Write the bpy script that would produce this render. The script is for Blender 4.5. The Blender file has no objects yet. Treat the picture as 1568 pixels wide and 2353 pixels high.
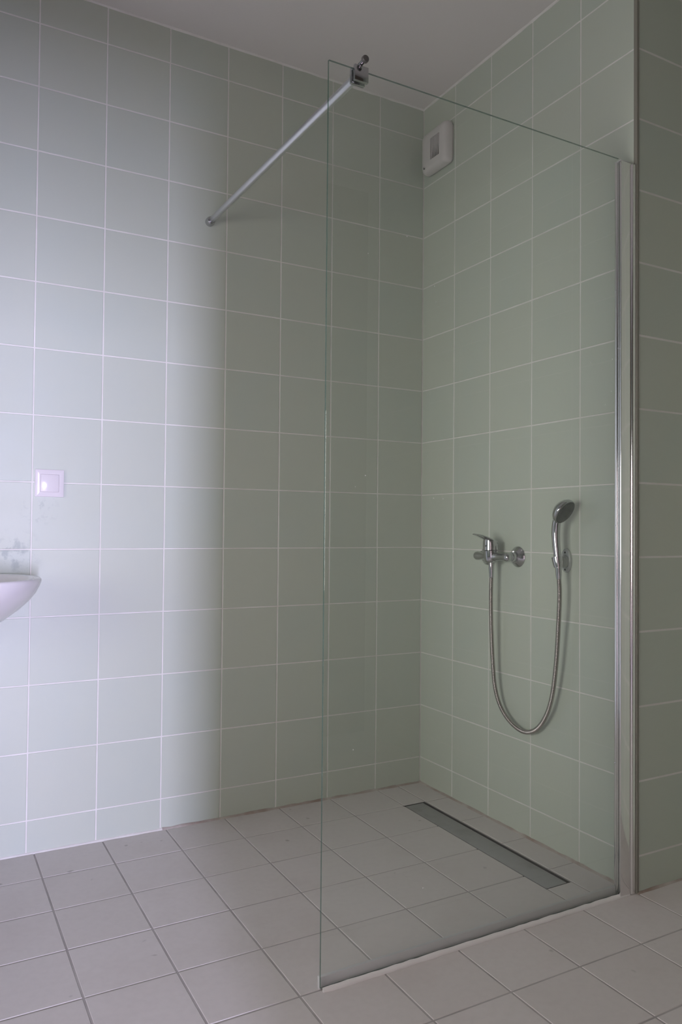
import bpy, bmesh, math, random
from mathutils import Vector, Matrix
random.seed(7)
sc = bpy.context.scene
COL = sc.collection
PI = math.pi

# ------------------------------------------------------------------ camera
AZ, EL, RO = 0.5019, 0.0210, 0.0086
CAM = Vector((-1.6959, -2.4436, 0.9714))
fw = Vector((math.sin(AZ)*math.cos(EL), math.cos(AZ)*math.cos(EL), math.sin(EL)))
r0 = Vector((math.cos(AZ), -math.sin(AZ), 0)); u0 = r0.cross(fw)
rt = math.cos(RO)*r0 + math.sin(RO)*u0
up = -math.sin(RO)*r0 + math.cos(RO)*u0
cd = bpy.data.cameras.new('camera'); cam = bpy.data.objects.new('camera', cd); COL.objects.link(cam)
cam.matrix_world = Matrix(((rt.x, up.x, -fw.x, CAM.x), (rt.y, up.y, -fw.y, CAM.y), (rt.z, up.z, -fw.z, CAM.z), (0, 0, 0, 1)))
cd.sensor_fit = 'HORIZONTAL'; cd.sensor_width = 36.0; cd.lens = 36.0*1760.27/1568.0
cd.clip_start = 0.02; cd.clip_end = 100
sc.camera = cam

# ------------------------------------------------------------------ world, light, exposure
w = bpy.data.worlds.new('world'); sc.world = w; w.use_nodes = True
w.node_tree.nodes['Background'].inputs[0].default_value = (0.55, 0.70, 1.0, 1)
w.node_tree.nodes['Background'].inputs[1].default_value = 0.6
sc.view_settings.view_transform = 'Standard'; sc.view_settings.look = 'None'
sc.view_settings.gamma = 1.0; sc.view_settings.exposure = 0.24
sc.view_settings.use_curve_mapping = False
sc.cycles.max_bounces = 16; sc.cycles.diffuse_bounces = 10; sc.cycles.transparent_max_bounces = 16

def area(name, loc, direction, sx, sy, power, col):
    l = bpy.data.lights.new(name, 'AREA'); l.shape = 'RECTANGLE'; l.size = sx; l.size_y = sy
    l.energy = power; l.color = col
    o = bpy.data.objects.new(name, l); COL.objects.link(o)
    o.location = loc; o.rotation_euler = Vector(direction).to_track_quat('-Z', 'Y').to_euler()
    return o
# daylight entering the hall beyond the doorway, through a tall sidelight and a window
area('daylight_sidelight', (-2.005, -6.02, 0.80), (0.12, 1, 0), 0.21, 1.2, 246, (0.70, 0.675, 1.0))
area('daylight_window', (-1.62, -6.02, 0.70), (0, 1, 0), 0.46, 1.0, 60, (0.70, 0.675, 1.0))
# warm white fill light, added overhead in the unseen hall
area('hall_fill_light', (-3.0, -4.2, 2.55), (0, 0, -1), 0.5, 0.5, 18, (1.0, 0.90, 0.82))
# daylight from the window in the far-left wall, outside the frame
area('daylight_side_window', (-2.80, -1.50, 1.10), (1, 0.22, -0.03), 0.95, 0.85, 7.9, (1.0, 0.965, 0.915)).data.spread = 1.75   # beam narrowed to keep its light off the left wall

# ------------------------------------------------------------------ materials
def mat(name, base, rough=0.5, metal=0.0, spec=0.5, coat=0.0):
    m = bpy.data.materials.new(name); m.use_nodes = True
    b = m.node_tree.nodes['Principled BSDF']
    b.inputs['Base Color'].default_value = (*base, 1); b.inputs['Roughness'].default_value = rough
    b.inputs['Metallic'].default_value = metal; b.inputs['Specular IOR Level'].default_value = spec
    b.inputs['Coat Weight'].default_value = coat
    return m
def N(m, t, **kw):
    n = m.node_tree.nodes.new(t)
    for k, v in kw.items(): setattr(n, k, v)
    return n
def L(m, a, b): m.node_tree.links.new(a, b)
def mixrgb(m, fac, a, b, blend='MIX'):
    n = N(m, 'ShaderNodeMix', data_type='RGBA', blend_type=blend)
    if isinstance(fac, (int, float)): n.inputs[0].default_value = fac
    else: L(m, fac, n.inputs[0])
    for i, v in ((6, a), (7, b)):
        if isinstance(v, tuple): n.inputs[i].default_value = (*v, 1)
        else: L(m, v, n.inputs[i])
    return n.outputs[2]
def math_(m, op, a, b=None, clamp=False):
    n = N(m, 'ShaderNodeMath', operation=op, use_clamp=clamp)
    for i, v in ((0, a), (1, b)):
        if v is None: continue
        if isinstance(v, (int, float)): n.inputs[i].default_value = v
        else: L(m, v, n.inputs[i])
    return n.outputs[0]
def ramp(m, v, a, b):
    n = N(m, 'ShaderNodeMapRange'); n.inputs[1].default_value = a; n.inputs[2].default_value = b
    L(m, v, n.inputs[0]); return n.outputs[0]
def noise(m, scale, detail=3.0, vec=None, rough=0.5):
    n = N(m, 'ShaderNodeTexNoise'); n.inputs['Scale'].default_value = scale
    n.inputs['Detail'].default_value = detail; n.inputs['Roughness'].default_value = rough
    if vec is not None: L(m, vec, n.inputs['Vector'])
    return n.outputs[0]
def bump(m, h, strength, dist):
    n = N(m, 'ShaderNodeBump'); n.inputs['Strength'].default_value = strength; n.inputs['Distance'].default_value = dist
    L(m, h, n.inputs['Height']); L(m, n.outputs[0], m.node_tree.nodes['Principled BSDF'].inputs['Normal'])

def glazed_tile():
    m = mat('sage_glazed_tile', (0.45, 0.53, 0.44), 0.34)
    b = m.node_tree.nodes['Principled BSDF']
    pos = N(m, 'ShaderNodeNewGeometry').outputs['Position']
    rnd = N(m, 'ShaderNodeObjectInfo').outputs['Random']
    c = mixrgb(m, rnd, (0.470, 0.524, 0.456), (0.490, 0.531, 0.454))
    mott = ramp(m, noise(m, 9.0, 4.0, pos), 0.35, 0.65)
    c = mixrgb(m, math_(m, 'MULTIPLY', mott, 0.35), c, (0.497, 0.533, 0.442))
    # greyish water and cement smears above the basin and below the switch
    def blot(px, pz, r):
        d = N(m, 'ShaderNodeVectorMath', operation='DISTANCE'); L(m, pos, d.inputs[0]); d.inputs[1].default_value = (px, 0, pz)
        return math_(m, 'SUBTRACT', 1.0, math_(m, 'DIVIDE', d.outputs['Value'], r), True)
    sm = ramp(m, noise(m, 26.0, 5.0, pos, 0.65), 0.50, 0.62)
    k = math_(m, 'ADD', blot(-1.455, 0.885, 0.09), blot(-1.385, 1.02, 0.06), True)
    k = math_(m, 'MULTIPLY', math_(m, 'MULTIPLY', k, 1.4, True), sm)
    c = mixrgb(m, math_(m, 'MULTIPLY', k, 0.55), c, (0.24, 0.28, 0.26))
    L(m, c, b.inputs['Base Color'])
    L(m, math_(m, 'ADD', math_(m, 'MULTIPLY', mott, 0.05), 0.43), b.inputs['Roughness'])
    bump(m, noise(m, 14.0, 2.0, pos), 0.08, 0.002)
    return m
def floor_tile():
    m = mat('beige_floor_tile', (0.5, 0.47, 0.46), 0.48)
    b = m.node_tree.nodes['Principled BSDF']
    pos = N(m, 'ShaderNodeNewGeometry').outputs['Position']
    rnd = N(m, 'ShaderNodeObjectInfo').outputs['Random']
    c = mixrgb(m, rnd, (0.620, 0.578, 0.560), (0.645, 0.604, 0.590))
    st = ramp(m, noise(m, 3.2, 5.0, pos, 0.6), 0.50, 0.72)
    c = mixrgb(m, math_(m, 'MULTIPLY', st, 0.35), c, (0.52, 0.465, 0.44))
    fine = noise(m, 60.0, 2.0, pos)
    c = mixrgb(m, math_(m, 'MULTIPLY', ramp(m, fine, 0.4, 0.7), 0.08), c, (0.38, 0.35, 0.34))
    sp = ramp(m, noise(m, 21.0, 1.0, pos), 0.76, 0.80)
    c = mixrgb(m, math_(m, 'MULTIPLY', sp, 0.5), c, (0.22, 0.20, 0.19))
    L(m, c, b.inputs['Base Color'])
    bump(m, fine, 0.06, 0.001)
    return m
def grout(name, a, bcol, dirt=None):
    m = mat(name, a, 0.85, spec=0.2); b = m.node_tree.nodes['Principled BSDF']
    pos = N(m, 'ShaderNodeNewGeometry').outputs['Position']
    c = mixrgb(m, ramp(m, noise(m, 12.0, 4.0, pos), 0.35, 0.7), a, bcol)
    L(m, c, b.inputs['Base Color']); return m
def plaster(name, a):
    m = mat(name, a, 0.9, spec=0.2)
    pos = N(m, 'ShaderNodeNewGeometry').outputs['Position']
    bump(m, noise(m, 90.0, 3.0, pos), 0.12, 0.002); return m
def tiled_paint(name):
    m = mat(name, (0.45, 0.53, 0.44), 0.35); b = m.node_tree.nodes['Principled BSDF']
    return m
def clear_glass():
    m = bpy.data.materials.new('clear_glass'); m.use_nodes = True
    t = m.node_tree; t.nodes.clear()
    out = N(m, 'ShaderNodeOutputMaterial')
    tr = N(m, 'ShaderNodeBsdfTransparent'); tr.inputs[0].default_value = (0.972, 0.984, 0.975, 1)
    gl = N(m, 'ShaderNodeBsdfGlossy'); gl.inputs['Roughness'].default_value = 0.0; gl.inputs[0].default_value = (1, 1, 1, 1)
    fr = N(m, 'ShaderNodeFresnel'); fr.inputs[0].default_value = 1.5
    geo = N(m, 'ShaderNodeNewGeometry'); front = math_(m, 'SUBTRACT', 1.0, geo.outputs['Backfacing'])
    k = math_(m, 'MULTIPLY', math_(m, 'MULTIPLY', fr.outputs[0], front), 1.6, True)
    mx = N(m, 'ShaderNodeMixShader'); L(m, k, mx.inputs[0]); L(m, tr.outputs[0], mx.inputs[1]); L(m, gl.outputs[0], mx.inputs[2])
    # dried water spots and a breath of limescale
    d1 = N(m, 'ShaderNodeBsdfDiffuse'); d1.inputs[0].default_value = (0.95, 0.95, 0.93, 1)
    d2 = N(m, 'ShaderNodeBsdfTranslucent'); d2.inputs[0].default_value = (0.95, 0.95, 0.93, 1)
    df = N(m, 'ShaderNodeAddShader'); L(m, d1.outputs[0], df.inputs[0]); L(m, d2.outputs[0], df.inputs[1])
    pos = geo.outputs['Position']
    v = N(m, 'ShaderNodeTexVoronoi'); v.inputs['Scale'].default_value = 38.0; L(m, pos, v.inputs['Vector'])
    spot = math_(m, 'LESS_THAN', v.outputs['Distance'], 0.055)
    patch = ramp(m, noise(m, 3.0, 3.0, pos), 0.50, 0.64)
    keep = math_(m, 'GREATER_THAN', N_sep(m, v.outputs['Color']), 0.72)
    s = math_(m, 'MULTIPLY', math_(m, 'MULTIPLY', spot, keep), math_(m, 'MULTIPLY', patch, 0.55))
    s = math_(m, 'ADD', math_(m, 'MULTIPLY', math_(m, 'ADD', s, 0.012), front), 0.0)
    m2 = N(m, 'ShaderNodeMixShader'); L(m, s, m2.inputs[0]); L(m, mx.outputs[0], m2.inputs[1]); L(m, df.outputs[0], m2.inputs[2])
    L(m, m2.outputs[0], out.inputs[0]); return m
def N_sep(m, c):
    n = N(m, 'ShaderNodeSeparateColor'); L(m, c, n.inputs[0]); return n.outputs[0]
def brushed(name, base, rough):
    m = mat(name, base, rough, 0.55); b = m.node_tree.nodes['Principled BSDF']
    pos = N(m, 'ShaderNodeNewGeometry').outputs['Position']
    mp = N(m, 'ShaderNodeMapping'); L(m, pos, mp.inputs[0]); mp.inputs['Scale'].default_value = (300, 6, 300)
    n = noise(m, 1.0, 3.0, mp.outputs[0])
    L(m, math_(m, 'ADD', math_(m, 'MULTIPLY', n, 0.2), rough-0.1), b.inputs['Roughness'])
    st = ramp(m, noise(m, 14.0, 4.0, pos), 0.5, 0.75)
    L(m, mixrgb(m, math_(m, 'MULTIPLY', st, 0.5), base, (base[0]*.6, base[1]*.57, base[2]*.53)), b.inputs['Base Color'])
    return m

M = {}
M['tile'] = glazed_tile(); M['ftile'] = floor_tile()
M['grout'] = grout('white_wall_grout', (0.66, 0.645, 0.61), (0.74, 0.73, 0.70))
M['fgrout'] = grout('grey_floor_grout', (0.37, 0.345, 0.335), (0.47, 0.44, 0.43))
M['bead'] = grout('stained_silicone', (0.30, 0.235, 0.20), (0.50, 0.47, 0.43))
M['ceil'] = plaster('white_ceiling_paint', (0.70, 0.675, 0.655))
M['backwall'] = tiled_paint('sage_tile_far')
M['dim'] = plaster('unseen_wall_dark', (0.20, 0.165, 0.14))  # for the unseen back wall, darkened to cut bounced light
M['hall'] = plaster('beige_hall_paint', (0.76, 0.71, 0.67))
M['hallfloor'] = mat('hall_floor', (0.62, 0.56, 0.52), 0.6)
M['glass'] = clear_glass()
def edge_glass():
    m = mat('glass_edge', (0.05, 0.10, 0.08), 0.2); t = m.node_tree
    tr_ = N(m, 'ShaderNodeBsdfTransparent'); tr_.inputs[0].default_value = (0.70, 0.80, 0.74, 1)
    mx = N(m, 'ShaderNodeMixShader'); mx.inputs[0].default_value = 0.72
    L(m, tr_.outputs[0], mx.inputs[1]); L(m, t.nodes['Principled BSDF'].outputs[0], mx.inputs[2])
    L(m, mx.outputs[0], t.nodes['Material Output'].inputs[0]); return m
M['glassedge'] = edge_glass()
M['chrome'] = mat('chrome', (0.52, 0.52, 0.53), 0.10, 1.0)
M['hose'] = mat('hose_steel', (0.46, 0.43, 0.41), 0.22, 1.0)
M['clear'] = mat('grey_clear_plastic', (0.40, 0.43, 0.40), 0.12)
M['alu'] = mat('polished_aluminium', (0.88, 0.87, 0.87), 0.14, 1.0)
M['satin'] = mat('satin_aluminium', (0.74, 0.74, 0.76), 0.33, 1.0)
M['trim'] = mat('edge_trim', (0.24, 0.23, 0.195), 0.45)
M['gasket'] = mat('dark_gasket', (0.03, 0.03, 0.03), 0.6)
M['steel'] = brushed('brushed_steel', (0.40, 0.40, 0.405), 0.5)
M['pit'] = mat('drain_pit', (0.02, 0.019, 0.018), 0.8)
M['white_plastic'] = mat('white_plastic', (0.60, 0.575, 0.56), 0.45)
M['switch'] = mat('white_switch_plastic', (0.68, 0.65, 0.66), 0.12)
M['dark'] = mat('recess_shade_black', (0.012, 0.011, 0.01), 0.7)  # near-black in place of the shade inside the grille and screw holes
M['ceramic'] = mat('white_ceramic', (0.72, 0.70, 0.71), 0.14, coat=0.3)
M['spray'] = mat('dark_spray_face', (0.045, 0.05, 0.048), 0.45)
M['knob'] = mat('dark_knob', (0.10, 0.095, 0.09), 0.35)
M['nozzle'] = mat('grey_rubber_nozzle', (0.12, 0.125, 0.12), 0.5)
M['seal'] = mat('grey_plastic_seal', (0.58, 0.575, 0.575), 0.4)
M['silicone'] = mat('white_silicone', (0.74, 0.72, 0.70), 0.5)

# ------------------------------------------------------------------ helpers
def link(name, me, parent=None, m=None, smooth=False):
    o = bpy.data.objects.new(name, me); COL.objects.link(o)
    if parent is not None: o.parent = parent
    if m is not None: me.materials.append(m)
    if smooth: me.shade_smooth()
    return o
def from_bm(name, bm, m, parent=None, smooth=False, sharp=None):
    bmesh.ops.recalc_face_normals(bm, faces=bm.faces[:])
    me = bpy.data.meshes.new(name); bm.to_mesh(me); bm.free()
    o = link(name, me, parent, m, smooth)
    if smooth and sharp:
        me.set_sharp_from_angle(angle=math.radians(sharp))
    return o
def bm_box(lo, hi, bev=0.0, seg=2, bm=None):
    b = bmesh.new() if bm is None else bm
    vs = [b.verts.new((x, y, z)) for x in (lo[0], hi[0]) for y in (lo[1], hi[1]) for z in (lo[2], hi[2])]
    for f in ((0, 1, 3, 2), (4, 6, 7, 5), (0, 4, 5, 1), (2, 3, 7, 6), (0, 2, 6, 4), (1, 5, 7, 3)):
        b.faces.new([vs[i] for i in f])
    if bev and bm is None:
        bmesh.ops.bevel(b, geom=b.edges[:], offset=bev, segments=seg, profile=0.5, affect='EDGES')
    return b
def box(name, lo, hi, m, parent=None, bev=0.0, seg=2):
    return from_bm(name, bm_box(lo, hi, bev, seg), m, parent, smooth=bev > 0, sharp=40)
def frame_of(d):
    d = Vector(d).normalized(); a = Vector((0, 0, 1)) if abs(d.z) < 0.9 else Vector((1, 0, 0))
    u = d.cross(a).normalized(); return u, d.cross(u).normalized()
def bm_lathe(origin, axis, prof, seg=24, bm=None, sx=1.0, sy=1.0, u=None, v=None):
    """prof: list of (distance along axis, radius)"""
    b = bmesh.new() if bm is None else bm
    d = Vector(axis).normalized(); o = Vector(origin)
    if u is None: u, v = frame_of(d)
    rings = []
    for t, r in prof:
        if r < 1e-6: rings.append([b.verts.new(o+d*t)])
        else: rings.append([b.verts.new(o+d*t+u*(r*sx*math.cos(2*PI*i/seg))+v*(r*sy*math.sin(2*PI*i/seg))) for i in range(seg)])
    for A, B in zip(rings, rings[1:]):
        for i in range(seg):
            j = (i+1) % seg
            if len(A) == 1 and len(B) == 1: break
            if len(A) == 1: b.faces.new((A[0], B[i], B[j]))
            elif len(B) == 1: b.faces.new((A[i], A[j], B[0]))
            else: b.faces.new((A[i], A[j], B[j], B[i]))
    return b
def lathe(name, origin, axis, prof, m, parent=None, seg=28, sharp=35, **k):
    return from_bm(name, bm_lathe(origin, axis, prof, seg, **k), m, parent, True, sharp)
def spline(pts, n):
    """Catmull-Rom through pts"""
    P = [Vector(p) for p in pts]; P = [2*P[0]-P[1]] + P + [2*P[-1]-P[-2]]
    out = []; segs = len(P)-3
    for s in range(segs):
        a, b, c, d = P[s:s+4]
        for i in range(n):
            t = i/n
            out.append(0.5*((2*b)+(c-a)*t+(2*a-5*b+4*c-d)*t*t+(3*b-a-3*c+d)*t**3))
    out.append(P[-2]); return out
def bm_sweep(path, radii, seg=12, ell=None, cap=True, bm=None):
    b = bmesh.new() if bm is None else bm
    n = len(path); tans = []
    for i in range(n):
        tans.append((path[min(i+1, n-1)]-path[max(i-1, 0)]).normalized())
    u, v = frame_of(tans[0]); rings = []
    for i in range(n):
        t = tans[i]; u = (u-t*u.dot(t)).normalized(); v = t.cross(u)
        ru, rv = radii[i] if isinstance(radii[i], tuple) else (radii[i], radii[i])
        rings.append([b.verts.new(path[i]+u*(ru*math.cos(2*PI*k/seg))+v*(rv*math.sin(2*PI*k/seg))) for k in range(seg)])
    for A, B in zip(rings, rings[1:]):
        for k in range(seg): b.faces.new((A[k], A[(k+1) % seg], B[(k+1) % seg], B[k]))
    if cap: b.faces.new(rings[0]); b.faces.new(rings[-1][::-1])
    return b
def thing(name, label, cat, loc):
    o = bpy.data.objects.new(name, None); COL.objects.link(o); o.empty_display_size = 0.05
    o.location = loc; o['label'] = label; o['category'] = cat
    bpy.context.view_layer.update()
    return o
def adopt(root):
    """parts were modelled in world space: keep them there under a root that stands elsewhere"""
    inv = Matrix.Translation(-root.location)
    for c in root.children: c.matrix_parent_inverse = inv
def struct(o, label=None):
    o['kind'] = 'structure'
    if label: o['label'] = label
    return o

# tiles: one shared mesh for each size, front face at local z = 0 looking along +z
_tm = {}
def tile_mesh(wd, ht, m, bev=0.0011, dep=0.007):
    key = (round(wd, 4), round(ht, 4), m.name)
    if key in _tm: return _tm[key]
    b = bmesh.new(); rs = []
    for ins, z in ((bev, 0.0), (0.0, -bev*0.8), (0.0, -dep)):
        x, y = wd/2-ins, ht/2-ins
        rs.append([b.verts.new(p) for p in ((-x, -y, z), (x, -y, z), (x, y, z), (-x, y, z))])
    b.faces.new(rs[0])
    for A, B in zip(rs, rs[1:]):
        for i in range(4): b.faces.new((A[i], B[i], B[(i+1) % 4], A[(i+1) % 4]))
    me = bpy.data.meshes.new('tile'); bm_ = b; bmesh.ops.recalc_face_normals(b, faces=b.faces[:]); b.to_mesh(me); b.free()
    me.materials.append(m); _tm[key] = me; return me
def tile_grid(parent, us, vs, place, m, gap=0.004, jit=0.0003, name='tile', skip=None):
    """us, vs: joint centre lines; place(u, v, d) -> world point, d outwards; one tile in each cell"""
    o0 = place(0, 0, 0); ex = (place(1, 0, 0)-o0); ey = (place(0, 1, 0)-o0); ez = (place(0, 0, 1)-o0)
    R = Matrix((ex, ey, ez)).transposed()
    for a, b in zip(us, us[1:]):
        for c, d in zip(vs, vs[1:]):
            if skip and skip((a+b)/2, (c+d)/2): continue
            ou = o0 + ex*((a+b)/2) + ey*((c+d)/2) + ez*random.uniform(-jit, 0)
            o = bpy.data.objects.new(name, tile_mesh(abs(b-a)-gap, abs(d-c)-gap, m)); COL.objects.link(o)
            tilt = Matrix.Rotation(random.uniform(-1, 1)*0.0012, 3, 'X') @ Matrix.Rotation(random.uniform(-1, 1)*0.0012, 3, 'Y')
            o.matrix_world = Matrix.Translation(ou) @ (R @ tilt).to_4x4()
            o.parent = parent

# ------------------------------------------------------------------ the setting
ZC = 2.606                                   # ceiling
XL, YB = -2.75, -2.75                        # far ends of the room behind the camera
XS, YS = 0.190, -1.014                       # the wall steps back here
rows = [0.0, 0.0980, 0.2971, 0.4969, 0.6982, 0.8999, 1.1008, 1.3021, 1.5033, 1.7031, 1.9020, 2.0990, 2.2947, 2.4875, ZC]
cols = [0.0, 0.2001, 0.4017, 0.6034, 0.8050, 1.0057, 1.2063, 1.4064, 1.6064, 1.8064, 2.0064, 2.2064, 2.4064, 2.6064, 2.75]
rcol = [0.0, 0.2004, 0.4017, 0.6055, 0.8098, -YS+0.002]
gd = 0.0012                                  # grout lies this far behind the tile faces

wl = struct(box('wall_left', (XL, gd, -0.1), (0.02, 0.15, ZC+0.1), M['grout']))
tile_grid(wl, [-c for c in cols][::-1], rows, lambda u, v, d: Vector((u, -d, v)), M['tile'])
bm = bm_box((gd, YS+gd, -0.1), (XS+0.15, 0.0, ZC+0.1))
wr = struct(from_bm('wall_right', bm, M['grout']))
tile_grid(wr, [-c for c in rcol][::-1], rows, lambda u, v, d: Vector((-d, u, v)) if True else None, M['tile'])
ws = struct(box('wall_step', (gd+0.006, YS+0.0005, -0.05), (XS-0.0005, YS+0.01, ZC), M['grout']))
tile_grid(ws, [0.0085, XS-0.001], rows, lambda u, v, d: Vector((u, YS-d, v)), M['tile'])
wf = struct(box('wall_right_front', (XS+gd, YB, -0.1), (XS+0.15, YS+0.008, ZC+0.1), M['grout']))
fc = [YS-0.001]
while fc[-1]-0.2 > YB: fc.append(fc[-1]-0.2)
fc.append(YB)
tile_grid(wf, fc[::-1], rows, lambda u, v, d: Vector((XS-d, u, v)), M['tile'])
tr = struct(box('trim_1', (-0.0005, YS-0.0015, 0.0), (0.0085, YS+0.010, ZC), M['trim'], bev=0.001))
b = bmesh.new()
WY0, WY1, WZ0, WZ1 = -1.98, -1.02, 0.67, 1.53
for lo, hi in (((YB, -0.1), (WY0, ZC+0.1)), ((WY1, -0.1), (0.15, ZC+0.1)), ((WY0, -0.1), (WY1, WZ0)), ((WY0, WZ1), (WY1, ZC+0.1))):
    bm_box((XL-0.15, lo[0], lo[1]), (XL, hi[0], hi[1]), bm=b)
struct(from_bm('wall_far_left', b, M['backwall']))
ce = struct(box('ceiling', (XL-0.15, YB-0.15, ZC), (XS+0.15, 0.15, ZC+0.15), M['ceil']))

# unseen wall behind the camera; doorway head lowered to shade the upper left wall
DX0, DX1, DZ = -2.30, -1.403, 1.47
b = bm_box((XL-0.15, YB-0.12, -0.1), (DX0, YB, ZC+0.1)); bm_box((DX1, YB-0.12, -0.1), (XS+0.15, YB, ZC+0.1), bm=b); bm_box((DX0, YB-0.12, DZ), (DX1, YB, ZC+0.1), bm=b)
struct(from_bm('wall_back', b, M['dim']))
# the hall beyond it
HX0, HX1, HY = -5.0, 0.6, -6.0
b = bm_box((HX0-0.1, HY, -0.1), (HX0, YB-0.12, ZC)); struct(from_bm('wall_hall_left', b, M['hall']))
struct(box('wall_hall_right', (HX1, HY, -0.1), (HX1+0.1, YB-0.12, ZC), M['hall']))
struct(box('floor_hall', (HX0, HY, -0.1), (HX1, YB-0.12, 0.0), M['hallfloor']))
struct(box('ceiling_hall', (HX0, HY, ZC), (HX1, YB-0.12, ZC+0.1), M['hall']))
b = bm_box((HX0, YB-0.121, -0.1), (XL-0.15, YB-0.02, ZC)); bm_box((XS+0.15, YB-0.121, -0.1), (HX1, YB-0.02, ZC), bm=b)
struct(from_bm('wall_hall_front', b, M['hall']))
holes = [(-2.12, -1.89, 0.18, 1.42), (-1.86, -1.38, 0.18, 1.22)]
b = bmesh.new(); x = HX0
for a0, a1, z0, z1 in holes:
    bm_box((x, HY-0.14, -0.1), (a0, HY, ZC), bm=b); bm_box((a0, HY-0.14, -0.1), (a1, HY, z0), bm=b); bm_box((a0, HY-0.14, z1), (a1, HY, ZC), bm=b); x = a1
bm_box((x, HY-0.14, -0.1), (HX1, HY, ZC), bm=b)
struct(from_bm('wall_hall_back', b, M['hall']))

# floor with the slot for the drain
DRX0, DRX1, DRY0, DRY1 = -0.1965, -0.1045, -0.880, -0.1795
fx = [-XS, -0.005, 0.1914, 0.3904, 0.5898, 0.7896, 0.9885, 1.1869, 1.3843, 1.583, 1.782, 1.981, 2.18, 2.379, 2.578, 2.75]
fy = [0.0, 0.1827, 0.3852, 0.5888, 0.7925, 0.9960, 1.190, 1.3890, 1.588, 1.787, 1.986, 2.185, 2.384, 2.583, 2.75]
b = bmesh.new(); zt = -0.0012
for lo, hi in (((XL, YB-0.12, -0.12), (DRX0, 0.02, zt)), ((DRX1, YB-0.12, -0.12), (XS+0.02, 0.02, zt)),
               ((DRX0, YB-0.12, -0.12), (DRX1, DRY0, zt)), ((DRX0, DRY1, -0.12), (DRX1, 0.02, zt)), ((DRX0, DRY0, -0.12), (DRX1, DRY1, -0.05))):
    bm_box(lo, hi, bm=b)
fl = struct(from_bm('floor', b, M['fgrout']))
FP = lambda u, v, d: Vector((u, v, d))
nfy = [-v for v in fy][::-1]
main = [-v for v in fx if v > 0.19][::-1]                    # ... up to the drain's left edge
tile_grid(fl, main, nfy, FP, M['ftile'], gap=0.0045, jit=0.0004)
ins = [-v for v in fy if v < 0.9961][::-1]                   # rows inside the shower
out = [-v for v in fy if v > 0.9959][::-1]
tile_grid(fl, [-0.1000, 0.0], ins, FP, M['ftile'], gap=0.0045)            # narrow strip along the wall
tile_grid(fl, [-0.1914, -0.1000], [-0.1827, 0.0], FP, M['ftile'], gap=0.0045)
tile_grid(fl, [-0.1914, -0.1000], [-0.9960, -0.8790], FP, M['ftile'], gap=0.0045)
tile_grid(fl, [-0.1914, 0.005, XS], out, FP, M['ftile'], gap=0.0045, skip=lambda u, v: u > 0.005 and v > YS)

# stained sealant bead along the foot of the shower walls
def bead(name, p0, p1, n1, n2, r, m):
    b = bmesh.new(); p0, p1, n1, n2 = map(Vector, (p0, p1, n1, n2)); rings = []
    nseg = max(2, int((p1-p0).length/0.03))
    for i in range(nseg+1):
        p = p0.lerp(p1, i/nseg); rr = r*random.uniform(0.75, 1.25)
        rings.append([b.verts.new(p+q) for q in (-n1*0.002-n2*0.002, n1*rr-n2*0.002, n1*rr, n1*rr*0.45+n2*rr*0.45, n2*rr, n2*rr-n1*0.002)])
    for A, B in zip(rings, rings[1:]):
        for k in range(6): b.faces.new((A[k], A[(k+1) % 6], B[(k+1) % 6], B[k]))
    return struct(from_bm(name, b, m, None, True))
bead('trim_2', (-1.0, 0, 0), (0, 0, 0), (0, -1, 0), (0, 0, 1), 0.006, M['bead'])
bead('trim_3', (0, 0, 0), (0, -0.98, 0), (-1, 0, 0), (0, 0, 1), 0.006, M['bead'])
bead('trim_4', (XL, 0, 0), (-1.0, 0, 0), (0, -1, 0), (0, 0, 1), 0.005, M['grout'])
bead('trim_5', (0, YS, 0), (XS, YS, 0), (0, -1, 0), (0, 0, 1), 0.005, M['bead'])
bead('trim_6', (XL, 0, ZC), (0, 0, ZC), (0, -1, 0), (0, 0, -1), 0.005, M['grout'])
bead('trim_7', (0, 0, ZC), (0, YS, ZC), (-1, 0, 0), (0, 0, -1), 0.005, M['grout'])

# ------------------------------------------------------------------ shower screen
YG = -1.000; GX0, GX1, GT = -0.944, -0.0545, 1.978
scr = thing('shower_screen', 'frameless clear glass shower screen fixed in a chrome profile on the right wall', 'shower screen', (-0.48, YG, 0))
b = bm_box((GX0, YG-0.003, 0.006), (GX1, YG+0.003, GT), 0.0004, 1)
pane = from_bm('glass_pane', b, M['glass'], scr)
pane.data.materials.append(M['glassedge'])
for p in pane.data.polygons:
    if abs(p.normal.y) < 0.5 and p.normal.x < 0.5: p.material_index = 1
pane['label'] = 'clear glass pane with dried water spots'
# glazing channel that grips the glass, with gasket, and the wall channel behind it
PT = 1.970
def multi_box(name, parts, m, parent):
    b = bmesh.new()
    for lo, hi, bev in parts:
        bb = bm_box(lo, hi, bev, 3); me = bpy.data.meshes.new('t'); bb.to_mesh(me); bb.free(); b.from_mesh(me); bpy.data.meshes.remove(me)
    return from_bm(name, b, m, parent, True, 40)
chan = multi_box('glazing_profile', [((-0.0565, -1.0105, 0), (-0.0165, -1.0044, PT), 0.0009), ((-0.0565, -0.9966, 0), (-0.0165, -0.9885, PT), 0.0009), ((-0.0540, -1.0060, 0), (-0.0165, -0.9940, PT), 0.0003)], M['alu'], scr)
g = bm_box((-0.0562, -1.0046, 0.0), (-0.0545, -1.0031, PT)); from_bm('gasket', g, M['gasket'], chan)
box('top_cap', (-0.0570, -1.0100, PT), (-0.0160, -0.9875, PT+0.002), M['seal'], chan, 0.0006, 1)
multi_box('wall_profile', [((-0.0172, -1.0145, 0), (-0.0060, -1.0040, PT), 0.0040), ((-0.0072, -1.0125, 0), (-0.0006, -1.0040, PT), 0.0012), ((-0.0172, -1.0045, 0), (-0.0006, -0.9850, PT), 0.0012)], M['alu'], scr)
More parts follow.
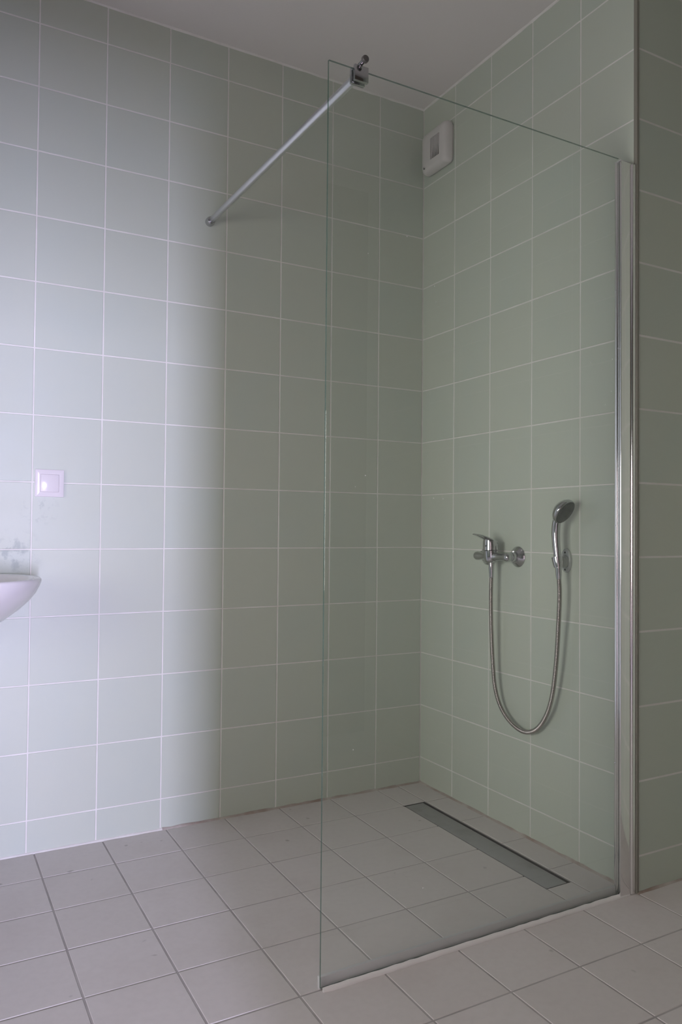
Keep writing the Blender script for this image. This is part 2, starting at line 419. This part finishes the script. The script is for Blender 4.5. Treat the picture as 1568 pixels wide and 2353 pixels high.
for z in (0.35, 0.985, 1.62): lathe('screw_cap', (-0.0564, -0.9915, z), (-1, 0, 0), [(0, 0.0025), (0.001, 0.0022), (0.0012, 0)], M['alu'], chan, 12)
# grey sealing strip standing along the foot of the pane and the silicone bead outside it
b = bm_box((GX0, YG+0.0042, 0.0), (-0.058, YG+0.013, 0.026), 0.0015, 2); from_bm('bottom_seal', b, M['seal'], scr, True, 40)
b = bmesh.new(); rings = []; n = 46
for i in range(n+1):
    x = GX0+0.004+(-0.020-GX0-0.004)*i/n; ww = 0.0085*random.uniform(0.88, 1.12)*(0.6 if i == 0 else 1); hh = 0.0075*random.uniform(0.85, 1.12)
    rings.append([b.verts.new((x, YG-0.003-ww*math.sin(t)*1.0 if t else YG-0.003, 0.0006+hh*math.cos(t))) for t in (0, PI*0.17, PI*0.33, PI/2)] + [b.verts.new((x, YG-0.003-ww, 0)), b.verts.new((x, YG-0.003, 0))])
for A, B in zip(rings, rings[1:]):
    for k in range(6): b.faces.new((A[k], A[(k+1) % 6], B[(k+1) % 6], B[k]))
b.faces.new(rings[0]); b.faces.new(rings[-1])
from_bm('silicone_bead', b, M['silicone'], scr, True, 50)
# support bar
P0, P1 = Vector((-0.866, 0.0, 1.9905)), Vector((-0.8735, -0.9885, 1.9625)); d = (P1-P0)
adopt(scr)
bar = thing('support_bar', 'slim satin metal support bar from the glass top to the left wall', 'support bar', P0)
from_bm('tube', bm_sweep([P0+d*0.018, P0+d*0.02, P1-d*0.002, P1], [0.0088, 0.0095, 0.0095, 0.0088], 24), M['satin'], bar, True, 40)
lathe('wall_flange', P0, d, [(0.0, 0.0), (0.0, 0.0155), (0.012, 0.0155), (0.0165, 0.0145), (0.0205, 0.0118), (0.0205, 0.0096)], M['chrome'], bar)
b = bmesh.new()
for lo, hi in (((-0.885, -0.9960, 1.948), (-0.850, -0.9880, 1.983)), ((-0.885, -1.0120, 1.948), (-0.850, -1.0040, 1.983)), ((-0.882, -1.0045, 1.9785), (-0.853, -0.9955, 1.9835))):
    bb = bm_box(lo, hi, 0.0015, 2); me = bpy.data.meshes.new('t'); bb.to_mesh(me); bb.free(); b.from_mesh(me); bpy.data.meshes.remove(me)
cl = from_bm('glass_clamp', b, M['chrome'], bar, True, 40)
b = bm_sweep([Vector((-0.8680, -0.990, 1.9875)), Vector((-0.8680, -1.024, 1.9885))], [0.0052, 0.0052], 16)
bm_sweep([Vector((-0.8675, -1.008, 1.980)), Vector((-0.8675, -1.0085, 1.9885))], [0.0028, 0.0028], 12, bm=b)
from_bm('clamp_pin', b, M['chrome'], bar, True, 40)
lathe('end_knob', (-0.8680, -1.022, 1.9885), (0, -1, 0.02), [(0, 0), (0, 0.0065), (0.002, 0.0082), (0.007, 0.0082), (0.009, 0.007), (0.0095, 0)], M['knob'], bar, 20)
adopt(bar)

# ------------------------------------------------------------------ extractor fan on the right wall
fan = thing('extractor_fan', 'square white plastic extractor fan high in the corner of the shower', 'fan', (0, -0.1175, 2.396))
FY0, FY1, FZ0, FZ1 = -0.196, -0.040, 2.319, 2.474
GY0, GY1, GZ0, GZ1 = -0.165, -0.108, 2.353, 2.434
def rrect(y0, y1, z0, z1, r, n=5):
    pts = []
    for cy, cz, a in ((y1-r, z1-r, 0), (y0+r, z1-r, 1), (y0+r, z0+r, 2), (y1-r, z0+r, 3)):
        for i in range(n+1):
            t = (a+i/n)*PI/2; pts.append((cy+r*math.cos(t), cz+r*math.sin(t)))
    return pts
b = bmesh.new(); rings = []
for x, ins, r in ((0.0, 0.006, 0.014), (-0.010, 0.004, 0.014), (-0.010, 0.0, 0.016), (-0.022, 0.0, 0.016), (-0.034, 0.003, 0.018), (-0.041, 0.009, 0.018), (-0.0445, 0.018, 0.016), (-0.046, 0.030, 0.008)):
    rings.append([b.verts.new((x, y, z)) for y, z in rrect(FY0+ins, FY1-ins, FZ0+ins, FZ1-ins, r)])
rings.append([b.verts.new((-0.0465, y, z)) for y, z in rrect(GY0, GY1, GZ0, GZ1, 0.003)])
rings.append([b.verts.new((-0.0402, y, z)) for y, z in rrect(GY0, GY1, GZ0, GZ1, 0.003)])
for A, B in zip(rings, rings[1:]):
    for k in range(len(A)): b.faces.new((A[k], A[(k+1) % len(A)], B[(k+1) % len(A)], B[k]))
b.faces.new(rings[0])
from_bm('housing', b, M['white_plastic'], fan, True, 38)
box('grille_shade_sheet', (-0.0408, GY0+0.0002, GZ0+0.0002), (-0.0402, GY1-0.0002, GZ1-0.0002), M['dark'], fan)  # black sheet standing in for the shade between the louvres
ns = 6; pitch = (GY1-GY0-0.004)/ns
for i in range(ns):
    y = GY1-0.0008-pitch*(i+0.5); b = bmesh.new(); S = []
    for k in range(9):
        t = k/8; z = GZ0+0.0003+(GZ1-GZ0-0.0006)*t; dep = 0.0008+0.0040*min(1.0, t*1.7)
        # louvre blade: shallow at its lower end, deeper above
        q = [(-0.0407, y-0.0014), (-0.0409-dep, y-0.0009), (-0.0409-dep, y+0.0009), (-0.0407, y+0.0014)]
        S.append([b.verts.new((x, yy, z)) for x, yy in q])
    for A, B in zip(S, S[1:]):
        for k in range(4): b.faces.new((A[k], A[(k+1) % 4], B[(k+1) % 4], B[k]))
    b.faces.new(S[0]); b.faces.new(S[-1])
    from_bm('louvre', b, M['white_plastic'], fan, True, 40)
b = bm_lathe((-0.0425, -0.0675, 2.3395), (-1, 0, 0), [(0, 0), (0, 0.0062), (0.0022, 0.0062), (0.0026, 0.0048), (0.0022, 0.0044), (0.002, 0)], 20, sx=1, sy=1)
from_bm('indicator_lamp', b, M['nozzle'], fan, True, 40)
adopt(fan)

# ------------------------------------------------------------------ shower mixer
MX = -0.048; MZ = 0.8835; MYc = -0.472
mix = thing('shower_mixer', 'chrome single-lever shower mixer on the right wall, hose hanging below', 'shower mixer', (0, MYc, MZ))
for my in (-0.397, -0.547):
    lathe('wall_rose', (0, my, MZ), (-1, 0, 0), [(0, 0.0), (0, 0.0335), (0.003, 0.0335), (0.006, 0.031), (0.012, 0.024), (0.0165, 0.0195), (0.0165, 0.0)], M['chrome'], mix, 36)
    lathe('union_nut', (0, my, MZ), (-1, 0, 0), [(0.014, 0.0), (0.014, 0.0145), (0.016, 0.0152), (0.028, 0.0152), (0.030, 0.0142), (0.030, 0.0)], M['chrome'], mix, 6 if False else 24)
# body: horizontal arms that swell at both ends and a tilted housing in the middle
b = bmesh.new(); prof = []
for t, r in ((-0.0925, 0.0), (-0.0925, 0.006), (-0.0905, 0.0105), (-0.086, 0.0138), (-0.078, 0.0148), (-0.068, 0.0140), (-0.058, 0.0122), (-0.045, 0.0115), (-0.030, 0.0130), (-0.018, 0.0165), (0, 0.0185)):
    prof.append((t, r))
prof += [(-t, r) for t, r in prof[-2::-1]]; prof = [(t*0.89 if t < 0 else t, r) for t, r in prof]
bm_lathe((MX, MYc, MZ-0.001), (0, -1, 0), prof, 24, bm=b)
for my in (-0.397, -0.547): bm_lathe((0, my, MZ), (-1, 0, 0), [(0.028, 0.0), (0.028, 0.0128), (0.046, 0.0135), (0.046, 0.0)], 24, bm=b)
tilt = Vector((-0.06, 0, 1)).normalized(); hu = Vector((0, 1, 0)); hv = tilt.cross(hu)
bm_lathe((MX-0.001, MYc, MZ-0.021), tilt, [(0, 0.0), (0, 0.017), (0.003, 0.0205), (0.010, 0.0235), (0.024, 0.0245), (0.040, 0.0245), (0.0405, 0.0238), (0.041, 0.0)], 32, bm=b, u=hu, v=hv)
from_bm('body', b, M['chrome'], mix, True, 40)
# lever cap: a cylinder cut off by the slanting lever top, the lever reaching out from the wall
b = bmesh.new(); o = Vector((MX-0.001, MYc, MZ-0.021))
cap_top = lambda dx: MZ+0.0505-0.33*(dx)            # dx: distance from housing axis towards the wall
rings = []
for k in range(5):
    ring = []
    for i in range(32):
        a = 2*PI*i/32; px = MX-0.004+0.0250*math.cos(a); py = MYc+0.0245*math.sin(a)
        zb = MZ+0.0205; ztop = cap_top(px-MX+0.004)
        sh = 1.0 if k < 4 else 0.93
        ring.append(b.verts.new((MX-0.004+(px-MX+0.004)*sh, MYc+(py-MYc)*sh, zb+(ztop-zb)*(k/4) - (0.002 if k == 3 else 0))))
    rings.append(ring)
for A, B in zip(rings, rings[1:]):
    for i in range(32): b.faces.new((A[i], A[(i+1) % 32], B[(i+1) % 32], B[i]))
b.faces.new(rings[0]); b.faces.new(rings[-1])
# flat lever blade
path = spline([(MX+0.012, MYc, MZ+0.0435), (MX-0.012, MYc, MZ+0.0535), (MX-0.036, MYc, MZ+0.0625), (MX-0.056, MYc, MZ+0.0685), (MX-0.0725, MYc, MZ+0.0715)], 6)
S = []
for i, p in enumerate(path):
    t = i/(len(path)-1); hw = 0.0205*(1-t)**0.6*0.55+0.0105; th = 0.0055*(1-t)+0.0022
    if t > 0.94: hw *= 0.8
    S.append([b.verts.new(p+Vector((0, y*hw, z*th))) for y, z in ((-1, 0), (-0.8, 0.75), (0, 1), (0.8, 0.75), (1, 0), (0.7, -0.8), (0, -1), (-0.7, -0.8))])
for A, B in zip(S, S[1:]):
    for k in range(8): b.faces.new((A[k], A[(k+1) % 8], B[(k+1) % 8], B[k]))
b.faces.new(S[0]); b.faces.new(S[-1])
lev = from_bm('lever', b, M['chrome'], mix, True, 45)
lathe('marker_dot', (MX-0.0285, MYc-0.006, MZ+0.034), (-1, -0.25, 0), [(0, 0.0), (0, 0.0024), (0.0008, 0.0024), (0.0008, 0)], M['nozzle'], lev, 12)
lathe('outlet', (MX, MYc, MZ-0.016), (0, 0, -1), [(0, 0.0), (0, 0.0115), (0.008, 0.0115), (0.010, 0.010), (0.014, 0.010), (0.014, 0)], M['chrome'], mix)
adopt(mix)

# ------------------------------------------------------------------ hand shower in its holder
CUP = Vector((-0.050, -0.773, 0.876))
hol = thing('shower_holder', 'oval chrome wall holder on the right wall that carries the hand shower', 'holder', (0, -0.760, 0.880))
b = bm_lathe((0, -0.760, 0.880), (-1, 0, 0), [(0, 0), (0, 0.036), (0.004, 0.036), (0.0065, 0.0335), (0.008, 0.029), (0.008, 0)], 36, u=Vector((0, 1, 0)), v=Vector((0, 0, 1)), sx=0.60, sy=1.0)
pl = from_bm('wall_plate', b, M['clear'], hol, True, 35)
for z in (0.9045, 0.8530): lathe('screw_hole', (-0.0079, -0.760, z), (-1, 0, 0), [(0, 0.003), (0.0004, 0.003), (0.0004, 0)], M['dark'], pl, 12)
from_bm('arm', bm_sweep(spline([(-0.006, -0.761, 0.877), (-0.022, -0.764, 0.876), (-0.036, -0.769, 0.876)], 5), [(0.013, 0.019)]*4+[(0.011, 0.015)]*7, 20), M['clear'], hol, True, 40)
axis_c = Vector((0.02, 0.20, 1)).normalized()
lathe('cup', CUP-axis_c*0.015, axis_c, [(0, 0.0098), (0.0, 0.0125), (0.012, 0.0150), (0.030, 0.0165), (0.0305, 0.0150), (0.028, 0.0140), (0.0, 0.0098)], M['chrome'], hol, 28, 30)
adopt(hol)
hs = thing('hand_shower', 'chrome hand shower with dark grey spray face, hooked in the wall holder', 'shower head', CUP)
HN = Vector((0.20, -0.80, -0.56)).normalized()                     # the way the spray face looks
HC = Vector((-0.056, -0.8075, 1.0225))
hp = spline([(-0.050, -0.7765, 0.858), (-0.051, -0.7735, 0.890), (-0.052, -0.7690, 0.930), (-0.053, -0.7680, 0.965), (-0.0545, -0.7730, 0.995), (-0.056, -0.7840, 1.020)], 8)
rad = []
for i in range(len(hp)):
    t = i/(len(hp)-1); rad.append(0.0098+0.0030*min(1, t*1.8) if t < 0.75 else 0.0128-0.002*(t-0.75)/0.25)
from_bm('handle', bm_sweep(hp, rad, 20), M['chrome'], hs, True, 50)
lathe('head', HC, -HN, [(-0.001, 0.0), (-0.001, 0.0370), (0.001, 0.0390), (0.005, 0.0394), (0.011, 0.0380), (0.019, 0.032), (0.026, 0.023), (0.0300, 0.012), (0.0310, 0)], M['chrome'], hs, 36, 50)
fu, fv = frame_of(HN)
face = lathe('spray_face', HC, HN, [(-0.002, 0), (-0.002, 0.0365), (0.0022, 0.0365), (0.0034, 0.0345), (0.0042, 0.014), (0.0042, 0)], M['spray'], hs, 36, 40)
b = bmesh.new()
for rr, cnt in ((0.008, 6), (0.0155, 12), (0.023, 18), (0.0302, 24)):
    for i in range(cnt):
        a = 2*PI*i/cnt+rr*40; c = HC+fu*(rr*math.cos(a))+fv*(rr*math.sin(a))
        bm_lathe(c, HN, [(0.003, 0.0011), (0.0048, 0.0008), (0.0050, 0)], 6, bm=b)
noz = from_bm('spray_nozzles', b, M['nozzle'], face, True); noz['kind'] = 'stuff'
adopt(hs)

# ------------------------------------------------------------------ hose
hose = thing('shower_hose', 'ribbed metal shower hose hanging in a loop from mixer to hand shower', 'hose', (-0.03, -0.62, 0.343))
Ht, He = Vector((MX, MYc, MZ-0.030)), Vector((-0.050, -0.7780, 0.856))
pts = [(MX, MYc, 0.815), (MX, -0.4705, 0.740), (-0.045, -0.4700, 0.640), (-0.040, -0.4715, 0.540), (-0.036, -0.4790, 0.455), (-0.031, -0.5010, 0.395), (-0.026, -0.5420, 0.355),
       (-0.023, -0.5980, 0.337), (-0.024, -0.6530, 0.354), (-0.028, -0.7000, 0.402), (-0.033, -0.7330, 0.470), (-0.039, -0.7560, 0.570), (-0.044, -0.7700, 0.680), (-0.049, -0.7800, 0.780), (-0.0505, -0.7785, 0.832)]
path = spline(pts, 36)
# even spacing, one rib every 3.4 mm
L_ = [0]
for a, c in zip(path, path[1:]): L_.append(L_[-1]+(c-a).length)
step = 0.0034/4; fine = []; j = 0; s = 0.0
while s < L_[-1]:
    while L_[j+1] < s: j += 1
    t = (s-L_[j])/max(1e-9, L_[j+1]-L_[j]); fine.append(path[j].lerp(path[j+1], t)); s += step
rd = [(0.0068, 0.0073, 0.0068, 0.0058)[i % 4] for i in range(len(fine))]
from_bm('tube', bm_sweep(fine, rd, 12), M['hose'], hose, True, 80)
lathe('cone_nut', (MX, MYc, MZ-0.029), (0, 0, -1), [(0, 0), (0, 0.0092), (0.012, 0.0092), (0.024, 0.0082), (0.041, 0.0072), (0.041, 0)], M['chrome'], hose, 24, 35)
a = (fine[-1]-fine[-6]).normalized()
lathe('end_nut', fine[-1]-a*0.004, a, [(0, 0), (0, 0.0075), (0.014, 0.0088), (0.034, 0.0094), (0.034, 0)], M['chrome'], hose, 24, 35)
adopt(hose)

# ------------------------------------------------------------------ linear drain
dr = thing('linear_drain', 'long grey steel floor drain set in the shower floor along the right wall', 'drain', (-0.15, -0.53, -0.012))
b = bmesh.new()
for lo, hi in (((DRX0, DRY0, -0.05), (DRX0+0.002, DRY1, -0.0008)), ((DRX1-0.002, DRY0, -0.05), (DRX1, DRY1, -0.0008)), ((DRX0, DRY0, -0.05), (DRX1, DRY0+0.002, -0.0008)), ((DRX0, DRY1-0.002, -0.05), (DRX1, DRY1, -0.0008)), ((DRX0, DRY0, -0.05), (DRX1, DRY1, -0.048))):
    bm_box(lo, hi, bm=b)
from_bm('channel', b, M['pit'], dr)
from_bm('cover_plate', bm_box((DRX0+0.0080, DRY0+0.0045, -0.012), (DRX1-0.0090, DRY1-0.0045, -0.0018), 0.0012, 2), M['steel'], dr, True, 40)
for y in (DRY0+0.06, (DRY0+DRY1)/2, DRY1-0.06): box('support_foot', (DRX0+0.03, y-0.01, -0.048), (DRX1-0.03, y+0.01, -0.012), M['pit'], dr)
adopt(dr)

# ------------------------------------------------------------------ light switch
SX, SZ = -1.3585, 1.0985
sw = thing('light_switch', 'square white light switch with rocker, on the left wall above the basin', 'light switch', (SX, 0, SZ))
b = bmesh.new(); rings = []
def sq(h, y, r, n=4):
    return [b.verts.new((SX+px, y, SZ+pz)) for px, pz in rrect(-h, h, -h, h, r, n)]
rings = [sq(0.0408, 0, 0.0015), sq(0.0410, -0.0068, 0.0015), sq(0.0406, -0.0078, 0.0015), sq(0.0370, -0.0090, 0.0014), sq(0.0320, -0.0098, 0.0012), sq(0.0268, -0.0102, 0.001), sq(0.0263, -0.0102, 0.001), sq(0.0263, -0.006, 0.001)]
for A, B in zip(rings, rings[1:]):
    for k in range(len(A)): b.faces.new((A[k], A[(k+1) % len(A)], B[(k+1) % len(A)], B[k]))
b.faces.new(rings[0]); b.faces.new(rings[-1])
from_bm('cover_frame', b, M['switch'], sw, True, 38)
rk = from_bm('rocker', bm_box((SX-0.0259, -0.0112, SZ-0.0259), (SX+0.0259, -0.004, SZ+0.0259), 0.0007, 2), M['switch'], sw, True, 40)
adopt(sw)

# ------------------------------------------------------------------ washbasin
BX, BA, BD, BZ = -1.700, 0.292, 0.455, 0.833
wb = thing('washbasin', 'white ceramic washbasin hung on the left wall, cut off by the frame', 'washbasin', (BX, 0, BZ-0.15))
def outline(s, z, n=56, sh=0.0):
    pts = []
    for i in range(n):
        a = 2*PI*i/n; c, sn = math.cos(a), math.sin(a)
        e = 2/2.25
        x = BA*math.copysign(abs(c)**e, c)*s; y = -BD/2+sh+(BD/2)*math.copysign(abs(sn)**e, sn)*s
        pts.append((BX+x, min(y, -0.0005), z))
    return pts
b = bmesh.new(); rings = []
for s, dz, sh in ((0.02, -0.170, 0.05), (0.20, -0.169, 0.05), (0.36, -0.160, 0.045), (0.55, -0.139, 0.035), (0.70, -0.113, 0.024), (0.82, -0.085, 0.014), (0.905, -0.060, 0.006), (0.955, -0.040, 0.002), (0.985, -0.022, 0), (1.0, -0.010, 0), (1.0, -0.004, 0), (0.988, 0.0, 0),
                  (0.935, -0.001, 0), (0.905, -0.007, -0.002), (0.88, -0.022, -0.004), (0.80, -0.060, 0.0), (0.62, -0.105, 0.01), (0.36, -0.128, 0.03), (0.08, -0.133, 0.04)):
    rings.append([b.verts.new(p) for p in outline(s, BZ+dz, sh=sh)])
for A, B in zip(rings, rings[1:]):
    for k in range(len(A)): b.faces.new((A[k], A[(k+1) % len(A)], B[(k+1) % len(A)], B[k]))
b.faces.new(rings[0]); b.faces.new(rings[-1])
from_bm('bowl', b, M['ceramic'], wb, True, 60)
lathe('drain_ring', (BX, -BD/2+0.04, BZ-0.134), (0, 0, 1), [(0, 0), (0, 0.024), (0.003, 0.023), (0.003, 0)], M['chrome'], wb)
adopt(wb)
